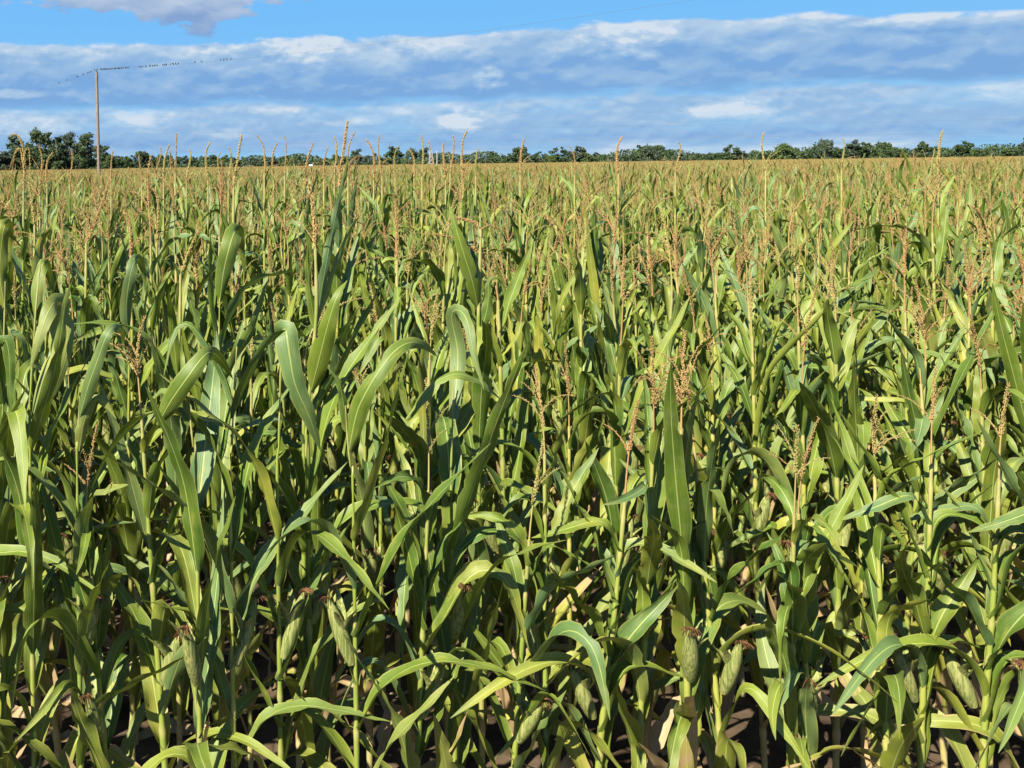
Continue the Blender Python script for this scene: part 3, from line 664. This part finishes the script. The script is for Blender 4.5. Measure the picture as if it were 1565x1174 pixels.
def scatter(name, pts, rots, scls, idx, sources, label, cat):
    col = bpy.data.collections.new(name+'_sources')
    for o in sources: col.objects.link(o)
    me = bpy.data.meshes.new(name); me.vertices.add(len(pts)); me.vertices.foreach_set('co', np.asarray(pts, float).ravel())
    for nm, ty, vals in (('rot', 'FLOAT', rots), ('scl', 'FLOAT', scls), ('idx', 'INT', idx)):
        a = me.attributes.new(nm, ty, 'POINT'); a.data.foreach_set('value', np.asarray(vals, dtype=np.float32 if ty == 'FLOAT' else np.int32))
    o = bpy.data.objects.new(name, me); COL.objects.link(o)
    ng = bpy.data.node_groups.new(name, 'GeometryNodeTree')
    ng.interface.new_socket('Geometry', in_out='INPUT', socket_type='NodeSocketGeometry'); ng.interface.new_socket('Geometry', in_out='OUTPUT', socket_type='NodeSocketGeometry')
    N = ng.nodes.new; gi, go = N('NodeGroupInput'), N('NodeGroupOutput'); ci = N('GeometryNodeCollectionInfo'); ci.inputs['Collection'].default_value = col
    ci.inputs['Separate Children'].default_value = True; ci.inputs['Reset Children'].default_value = True
    ip = N('GeometryNodeInstanceOnPoints'); ip.inputs['Pick Instance'].default_value = True
    def na(nm, ty):
        a = N('GeometryNodeInputNamedAttribute'); a.data_type = ty; a.inputs['Name'].default_value = nm; return a.outputs['Attribute']
    cx = N('ShaderNodeCombineXYZ'); ng.links.new(na('rot', 'FLOAT'), cx.inputs[2]); er = N('FunctionNodeEulerToRotation'); ng.links.new(cx.outputs[0], er.inputs[0])
    cs = N('ShaderNodeCombineXYZ'); sc_ = na('scl', 'FLOAT'); cs.inputs[0].default_value = 1; cs.inputs[1].default_value = 1; ng.links.new(sc_, cs.inputs[2])
    ng.links.new(gi.outputs[0], ip.inputs['Points']); ng.links.new(ci.outputs[0], ip.inputs['Instance']); ng.links.new(na('idx', 'INT'), ip.inputs['Instance Index'])
    ng.links.new(er.outputs[0], ip.inputs['Rotation']); ng.links.new(cs.outputs[0], ip.inputs['Scale']); ng.links.new(ip.outputs[0], go.inputs[0])
    md = o.modifiers.new('scatter', 'NODES'); md.node_group = ng
    prop(o, label, cat, kind='stuff'); return o
rest = [p for p in pos if p not in indset]
n0 = len(rest); fp = []
y = ROW0+52*DR
while y < 560:
    w = 4.0 if y < 200 else 6.0
    x = -0.27*y-6
    while x < 0.83*y+6:
        fp.append((x+rg.uniform(-.5, .5), y+rg.uniform(-.3, .3), 0)); x += w
    y += w if y > 60 else 3.6
pts = [(p[0], p[1], 0) for p in rest]+fp
nlow = len(lowob)
idx = list(rg.integers(0, nlow, n0))+list(nlow+rg.integers(0, len(patchob), len(fp)))
# collection children are picked in name order: plants sort before patches after renaming
srcs = list(lowob)+list(patchob)
for i, o in enumerate(srcs): o.name = 'corn_source_%03d' % i
scl = rg.normal(1.0, .065, len(pts)); scl[n0:] = rg.normal(1.0, .026, len(fp)); scl = np.clip(scl, .88, 1.16)
scatter('corn_field', pts, rg.uniform(0, 2*PI, len(pts)), scl, idx, srcs,
        'dense corn field with tan tassels stretching back to the treeline', 'corn field')

# ------------------------------------------------------------------ utility poles, wire, birds
PT = P(147.6, 110, 76.0); 
def pole(x, y, z, label, detail=True):
    root = empty('utility_pole', (x, y, 0)); prop(root, label, 'utility pole')
    tube(np.array([[0.10, 0, -.3], [.05, 0, z*.5], [0, 0, z]]), [.135, .118, .095], 14).obj('post', M_POLE, root)
    br = MB().join(tube(np.array([[0, 0, z-.05], [0, 0, z+.05]]), [.02, .02], 8)); br.join(box(-.13, .13, -.03, .03, z-.42, z-.36)); bo = br.obj('bracket', M_METAL, root)
    ins = tube(np.array([[0, 0, z+.0], [0, 0, z+.03], [0, 0, z+.06], [0, 0, z+.08], [0, 0, z+.11]]), [.03, .055, .035, .05, .02], 10); ins.obj('insulator', M_CERAMIC, root)
    tube(np.array([[.09, -.112, 1.0], [.02, -.10, z-.3]]), .008, 5).obj('ground_wire', M_METAL, root)
    return root
A = np.array([PT[0], PT[1], PT[2]]); topz = A[2]
Lp = np.array([-70.0, 150.0, topz+.1]); Rp = np.array([38.0, 34.0, topz+1.5])
pole(A[0], A[1], topz, 'tall weathered wooden utility pole rising from the corn at left')
pole(Lp[0], Lp[1], topz+.1, 'wooden utility pole out past the left edge')
pole(Rp[0], Rp[1], topz+1.5, 'wooden utility pole out past the right edge')
def span(p, q, sag, n=60):
    t = np.linspace(0, 1, n)[:, None]; c = p+(q-p)*t; c[:, 2] -= 4*sag*(t*(1-t))[:, 0]; return c
W0 = A+np.array([0, 0, .11]); WL = Lp+np.array([0, 0, .11]); WR = Rp+np.array([0, 0, .11])
SL, SR_ = 2.3, .90
w = MB().join(tube(span(W0, WL, SL), .0055, 6)).join(tube(span(W0, WR, SR_), .0055, 6))
prop(w.obj('power_line', M_WIRE), 'thin dark overhead wire lined with birds, running over the pole', 'power line')
def bird_mesh():
    mb = MB(); s = np.array([0, .12, .3, .5, .7, .82, .92, 1.0])
    C = np.array([(-.085, 0, .035), (-.06, 0, .045), (-.03, 0, .06), (0, 0, .082), (.025, 0, .108), (.036, 0, .13), (.046, 0, .138), (.056, 0, .138)])
    mb.join(tube(C, [.006, .018, .031, .036, .029, .024, .02, .006], 10))
    v = [(-.075, -.012, .05), (-.075, .012, .05), (-.165, .02, .0), (-.165, -.02, .0), (-.075, -.012, .038), (-.075, .012, .038), (-.165, .02, -.006), (-.165, -.02, -.006)]
    mb.add(v, [[0, 1, 2, 3], [7, 6, 5, 4], [0, 4, 5, 1], [2, 6, 7, 3], [1, 5, 6, 2], [0, 3, 7, 4]])
    wg = MB()
    for sg in (-1, 1):
        a = tube(np.array([(.02, sg*.028, .100), (-.02, sg*.036, .078), (-.07, sg*.028, .045), (-.12, sg*.014, .018)]), [.008, .014, .010, .003], 6); wg.join(a)
    bk = tube(np.array([(.052, 0, .137), (.08, 0, .134)]), [.006, .001], 6)
    lg = MB()
    for sg in (-1, 1): lg.join(tube(np.array([(-.002, sg*.012, .055), (.004, sg*.012, .0)]), [.003, .0025], 5))
    return mb, wg, bk, lg
bm_, wg_, bk_, lg_ = bird_mesh()
body_me = bm_.mesh('body', M_BIRD); wing_me = wg_.mesh('wings', M_BIRD); beak_me = bk_.mesh('beak', M_BEAK); leg_me = lg_.mesh('legs', M_BEAK)
def at_px(px, p, q, sag):
    c = span(p, q, sag, 2000); d = c-np.array([0, 0, EYE]); cx = (d[:, 0]*cr-d[:, 2]*sr)/d[:, 1]
    k = np.argmin(np.abs(PX+F*cx-px)); return c[k]
BG = 'birds perched on the overhead wire'
def bird(p, rz, sc, label):
    r = empty('bird', p, rz); sc *= .85; r.scale = (sc, sc, sc); prop(r, label, 'bird', BG)
    for nm, me in (('body', body_me), ('wings', wing_me), ('beak', beak_me), ('legs', leg_me)):
        o = bpy.data.objects.new(nm, me); COL.objects.link(o); o.parent = r
    return r
lb = [136.8, 134.2, 127, 118, 102, 90, 139.5]; lb = sorted(lb, reverse=True)
for i, px in enumerate(lb):
    p = at_px(px, W0, WL, SL); bird(p, rng.choice([.6, -2.4])+rng.normal(0, .4), rng.uniform(.95, 1.25), 'small dark bird, %s on the wire left of the pole' % ordw(i+1))
bird(W0+np.array([-.16, -.05, -.02]), 2.6, 1.2, 'dark bird perched at left of the pole top')
bird(W0+np.array([.05, -.02, .0]), .4, 1.2, 'dark bird perched on the insulator at the pole top')
rb = [154, 156.2, 158.5, 161, 163.4, 165.8, 168, 170.3, 172.4, 174.6, 176.5, 178.8, 181, 183.3, 185.8, 188.6, 191.5, 194, 196.8, 213, 215.8, 218.8, 223, 229.5, 233, 237, 240, 249, 251.3, 254, 261, 264.5, 268.5, 273, 298, 308, 337, 342, 346.5, 353]
for i, px in enumerate(rb):
    p = at_px(px, W0, WR, SR_); bird(p, rng.choice([.8, -2.3])+rng.normal(0, .5), rng.uniform(.95, 1.3), 'small dark bird, %s on the wire right of the pole' % ordw(i+1))
# far transmission line: two wires low over the treeline and their pylons
def far_wire(zl, x0, x1, Yd, label, sag=2.0):
    c = span(np.array([x0, Yd, zl]), np.array([x1, Yd-60, zl]), sag, 40)
    prop(tube(c, .028, 5).obj('transmission_wire', M_WIRE), label, 'wire', 'transmission wires low over the treeline')
def pylon(px, Yd, h, label, arms=True):
    p = P(px, 254, Yd); r = empty('pylon', (p[0], Yd, 0)); prop(r, label, 'pylon'); w_ = MB(); b = 1.3
    for sx_ in (-1, 1):
        for sy_ in (-1, 1): w_.join(tube(np.array([[sx_*b, sy_*b, 0], [sx_*.25, sy_*.25, h]]), .11, 4))
    z = 0; k = 0
    while z < h-1:
        a = b-(b-.25)*z/h; c = b-(b-.25)*(z+1.6)/h
        for sy_ in (-1, 1): w_.join(tube(np.array([[-a, sy_*a, z], [c, sy_*c, z+1.6]]), .06, 4)); w_.join(tube(np.array([[a, sy_*a, z], [-c, sy_*c, z+1.6]]), .06, 4))
        z += 1.6
    w_.obj('lattice_tower', M_PALE, r)
    if arms:
        for zz_ in (h-.2, h-2.6): tube(np.array([[-3.2, 0, zz_], [3.2, 0, zz_]]), .12, 5).obj('crossarm', M_METAL, r)
for k_, (z_, nm) in enumerate([(19.5, 'uppermost faint transmission wire far beyond the field'), (13.8, 'second faint transmission wire far beyond the field'), (10.2, 'lowest faint transmission wire far beyond the field')]):
    far_wire(z_, -160, 480, 480, nm, 1.0)
pylon(659, 420, 8.5, 'pale lattice mast showing between two right-hand trees', False)
r_ = empty('marker_post', tuple(P(668, 254, 240)[:2])+(0,)); prop(r_, 'thin pale post right of the pale lattice mast', 'post')
tube(np.array([[0, 0, 0], [0, 0, 5.4]]), .11, 8).obj('post', M_PALE, r_); tube(np.array([[0, 0, 5.4], [0, 0, 5.75]]), [.16, .12], 8).obj('cap', M_PALE, r_)
# far farm building, far white van
b = P(-2, 254, 520); r_ = empty('barn', (b[0]-6, 520, 0)); prop(r_, 'low reddish barn at the far left end of the treeline', 'barn')
box(-11, 11, -4, 4, 0, 2.9).obj('wall', M_BRICK, r_, False)
MB().add([(-11.4, -4.5, 2.9), (11.4, -4.5, 2.9), (11.4, 4.5, 2.9), (-11.4, 4.5, 2.9), (-11.4, 0, 4.3), (11.4, 0, 4.3)], [[0, 1, 5, 4], [2, 3, 4, 5]]).add([(-11.4, -4.5, 2.9), (-11.4, 4.5, 2.9), (-11.4, 0, 4.3), (11.4, -4.5, 2.9), (11.4, 4.5, 2.9), (11.4, 0, 4.3)], [[0, 2, 1], [3, 4, 5]]).obj('roof', M_ROOF, r_, False)
box(-2, 1.2, -4.05, -3.98, 0.01, 2.5).obj('door', M_WHITE, r_, False)
for q in (-7, 5): box(q, q+1.4, -4.05, -3.98, 1.2, 2.2).obj('window', M_GLASS, r_, False)
b = P(476.5, 254, 540); r_ = empty('van', (b[0], 540, 0), R(72)); prop(r_, 'tiny white van driving far off in front of the treeline', 'van')
vb = MB(); prof = [(-2.6, .5), (2.6, .5), (2.65, 1.5), (2.0, 1.75), (1.3, 2.85), (-2.4, 2.95), (-2.65, 2.6)]
for sy_ in (-1, 1): vb.add([(x, sy_*.95, z) for x, z in prof], [list(range(7))])
for i in range(7):
    (x0, z0), (x1, z1) = prof[i], prof[(i+1) % 7]; vb.add([(x0, -.95, z0), (x1, -.95, z1), (x1, .95, z1), (x0, .95, z0)], [[0, 1, 2, 3]])
vb.obj('body', M_WHITE, r_, False); box(.3, 1.5, -.97, -.955, 1.8, 2.5).obj('window', M_GLASS, r_, False)
for x in (-1.7, 1.7):
    for y_ in (-.9, .9): tube(np.array([[x, y_-.1, .36], [x, y_+.1, .36]]), .36, 14).obj('wheel', M_RUBBER, r_)

# ------------------------------------------------------------------ trees
def tree_mesh(seed, h, w, lobes, leafsz, nleaf, airy=.5, low=.18):
    """crown: leaf clumps around sub-lobes; trunk with limbs. local units in metres"""
    r_ = np.random.default_rng(seed); tr = MB(); tr.join(tube(np.array([[0, 0, 0], [r_.normal(0, .2), 0, h*.35], [r_.normal(0, .3), 0, h*.8]]), [h*.022, h*.017, h*.006], 7))
    cen = []
    for i in range(int(lobes*1.6)):
        t = r_.uniform(low, .92); env = math.sin(min(1, (t-low*.6)/(1-low*.6))*PI)**.55; a = r_.uniform(0, 2*PI); rr = w/2*env*r_.uniform(.25, .8)
        c = np.array([math.cos(a)*rr, math.sin(a)*rr, h*t]); rad = w*r_.uniform(.07, .18)*(1.15-.4*t); cen.append((c, rad))
        if i % 3 == 0: tr.join(tube(np.array([[0, 0, h*t*.55], c*np.array([.6, .6, .85]), c]), [h*.009, h*.005, h*.002], 5))
    cr_ = MB(); V_, F_ = [], []
    tot = sum(r**2 for _, r in cen)
    for c, rad in cen:
        n = int(nleaf*rad**2/tot); d = unit(r_.normal(size=(n, 3))); d[:, 2] *= .75; q = c+d*rad*(r_.uniform(airy, 1.12, (n, 1)))
        q += r_.normal(0, rad*.20, q.shape)
        sz = leafsz*r_.uniform(.5, 1.3, n); nrm = unit(d+r_.normal(0, .6, d.shape)); A_ = unit(np.cross(nrm, r_.normal(size=d.shape))); B_ = np.cross(nrm, A_)
        v = np.stack([q-A_*sz[:, None], q-B_*sz[:, None]*.6, q+A_*sz[:, None], q+B_*sz[:, None]*.6+nrm*sz[:, None]*.2], 1).reshape(-1, 3)
        cr_.add(v, np.arange(n*4).reshape(-1, 4))
    return tr, cr_
TP = []
specs = [(15, 10.5, 34, .36, 7800, .3, .08), (14, 5.5, 22, .34, 4600, .3, .05), (15, 9, 24, .34, 4200, .4, .10), (14, 8, 26, .34, 5600, .35, .07), (12, 8, 28, .32, 7000, .35, .05),
         (10, 9, 24, .40, 4200, .3, .03), (9, 8, 22, .40, 4000, .3, .04), (8, 10, 24, .40, 4200, .3, .03), (10, 7, 20, .40, 3600, .35, .05), (11, 10, 26, .40, 4600, .3, .04), (7, 9, 22, .40, 3400, .3, .03)]
for k, (h, w_, lo, ls, nl, ai, lw) in enumerate(specs):
    tr, crn = tree_mesh(3000+k, h, w_, lo, ls, nl, ai, lw); TP.append((tr.mesh('trunk', M_BARK), [crn.mesh('crown', M_FOL[q], smooth=False) for q in range(3)], h, w_))
def tree(px, top, wpx, Yd, k, fol, label, group, name='tree'):
    trm, crm, h, w_ = TP[k]; T_ = P(px, top, Yd); Hh = T_[2]; sw = (wpx*Yd/F)/w_
    r = empty(name, (T_[0], Yd, 0), rng.uniform(0, 6.3)); r.scale = (sw, sw, Hh/h); prop(r, label, 'tree', group)
    for nm, me in (('trunk', trm), ('crown', crm[fol])):
        o = bpy.data.objects.new(nm, me); COL.objects.link(o); o.parent = r
GL = 'tall trees clustered at the left'
for a in [(3, 230, 56, 340, 3, 2, 'lowest greyish tree at the left edge behind the nodding tassel'), (27, 205, 54, 350, 3, 0, 'dark tree at left directly behind the nodding golden tassel'),
          (62, 195, 62, 345, 0, 0, 'tallest, widest dark tree of the left cluster'), (88, 204, 30, 335, 1, 0, 'narrow upright tree just right of the tallest one'),
          (108, 200, 46, 350, 2, 2, 'airy greyish tree with sky showing through its crown'), (133, 201, 48, 345, 2, 0, 'dark tall tree just left of the utility pole'),
          (155, 219, 38, 340, 4, 0, 'lower dark tree just right of the utility pole'), (168, 235, 28, 330, 4, 1, 'small mid green tree at the right end of the left cluster'),
          (44, 224, 44, 370, 5, 0, 'dark bushy tree low between two tall left trees'), (98, 226, 48, 372, 7, 1, 'low green tree under the airy greyish tree'), (122, 228, 44, 365, 9, 1, 'low green bushy tree left of the pole foot'),
          (14, 234, 44, 365, 7, 2, 'low greyish bushy tree near the left edge')]:
    tree(*a, GL)
far = [(180, 241, 22), (197, 239, 22), (216, 232, 28), (232, 240, 20), (246, 239, 20), (259, 239, 18), (272, 241, 18), (285, 240, 20), (298, 242, 18), (311, 241, 18), (325, 238, 14), (336, 243, 18), (347, 239, 18), (360, 243, 18),
       (373, 242, 18), (386, 243, 18), (397, 239, 15), (408, 244, 14), (417, 241, 15), (432, 241, 14), (442, 243, 14), (452, 239, 17), (467, 243, 14), (484, 239, 15), (498, 243, 16), (512, 238, 17), (527, 241, 16), (545, 230, 24), (561, 239, 16),
       (574, 236, 18), (588, 238, 16), (603, 226, 32), (628, 229, 20), (648, 228, 26), (667, 237, 18), (684, 237, 18), (700, 240, 18), (717, 237, 22), (735, 244, 18)]
x = 752; r2 = np.random.default_rng(77)
while x < 1600:
    hh = r2.choice([9, 12, 15, 22, 27], p=[.25, .3, .25, .12, .08]); far.append((x, 250-.0134*(x-700)-hh, int(hh*.7+12))); x += r2.uniform(11, 19)
for i, (px, top, w_) in enumerate(far):
    tree(px, top-2.5, w_+4, 560+r2.uniform(-30, 60), int(r2.integers(5, 11)), int(r2.choice([0, 0, 1, 2])), 'far treeline tree, %s counting right from the utility pole' % ordw(i+1) if i < 79 else 'treeline tree close to the right edge', 'trees of the far treeline')
# darker undergrowth closing the foot of the treeline
ug = MB(); r3 = np.random.default_rng(5)
n = 38000; X_ = r3.uniform(-190, 520, n); Yd = 575+r3.uniform(-12, 12, n); Zt = r3.uniform(0, 1, n)**.75*(7.0+1.6*np.sin(X_*.06)+1.2*np.sin(X_*.23))
q = np.stack([X_, Yd, Zt], 1); A_ = unit(r3.normal(size=(n, 3))); B_ = unit(np.cross(A_, r3.normal(size=(n, 3)))); sz = r3.uniform(.25, .7, (n, 1))
ug.add(np.stack([q-A_*sz, q-B_*sz, q+A_*sz, q+B_*sz], 1).reshape(-1, 3), np.arange(n*4).reshape(-1, 4))
prop(ug.obj('undergrowth', M_FOL[0], smooth=False), 'dark bushy undergrowth along the foot of the far treeline', 'undergrowth', kind='stuff')
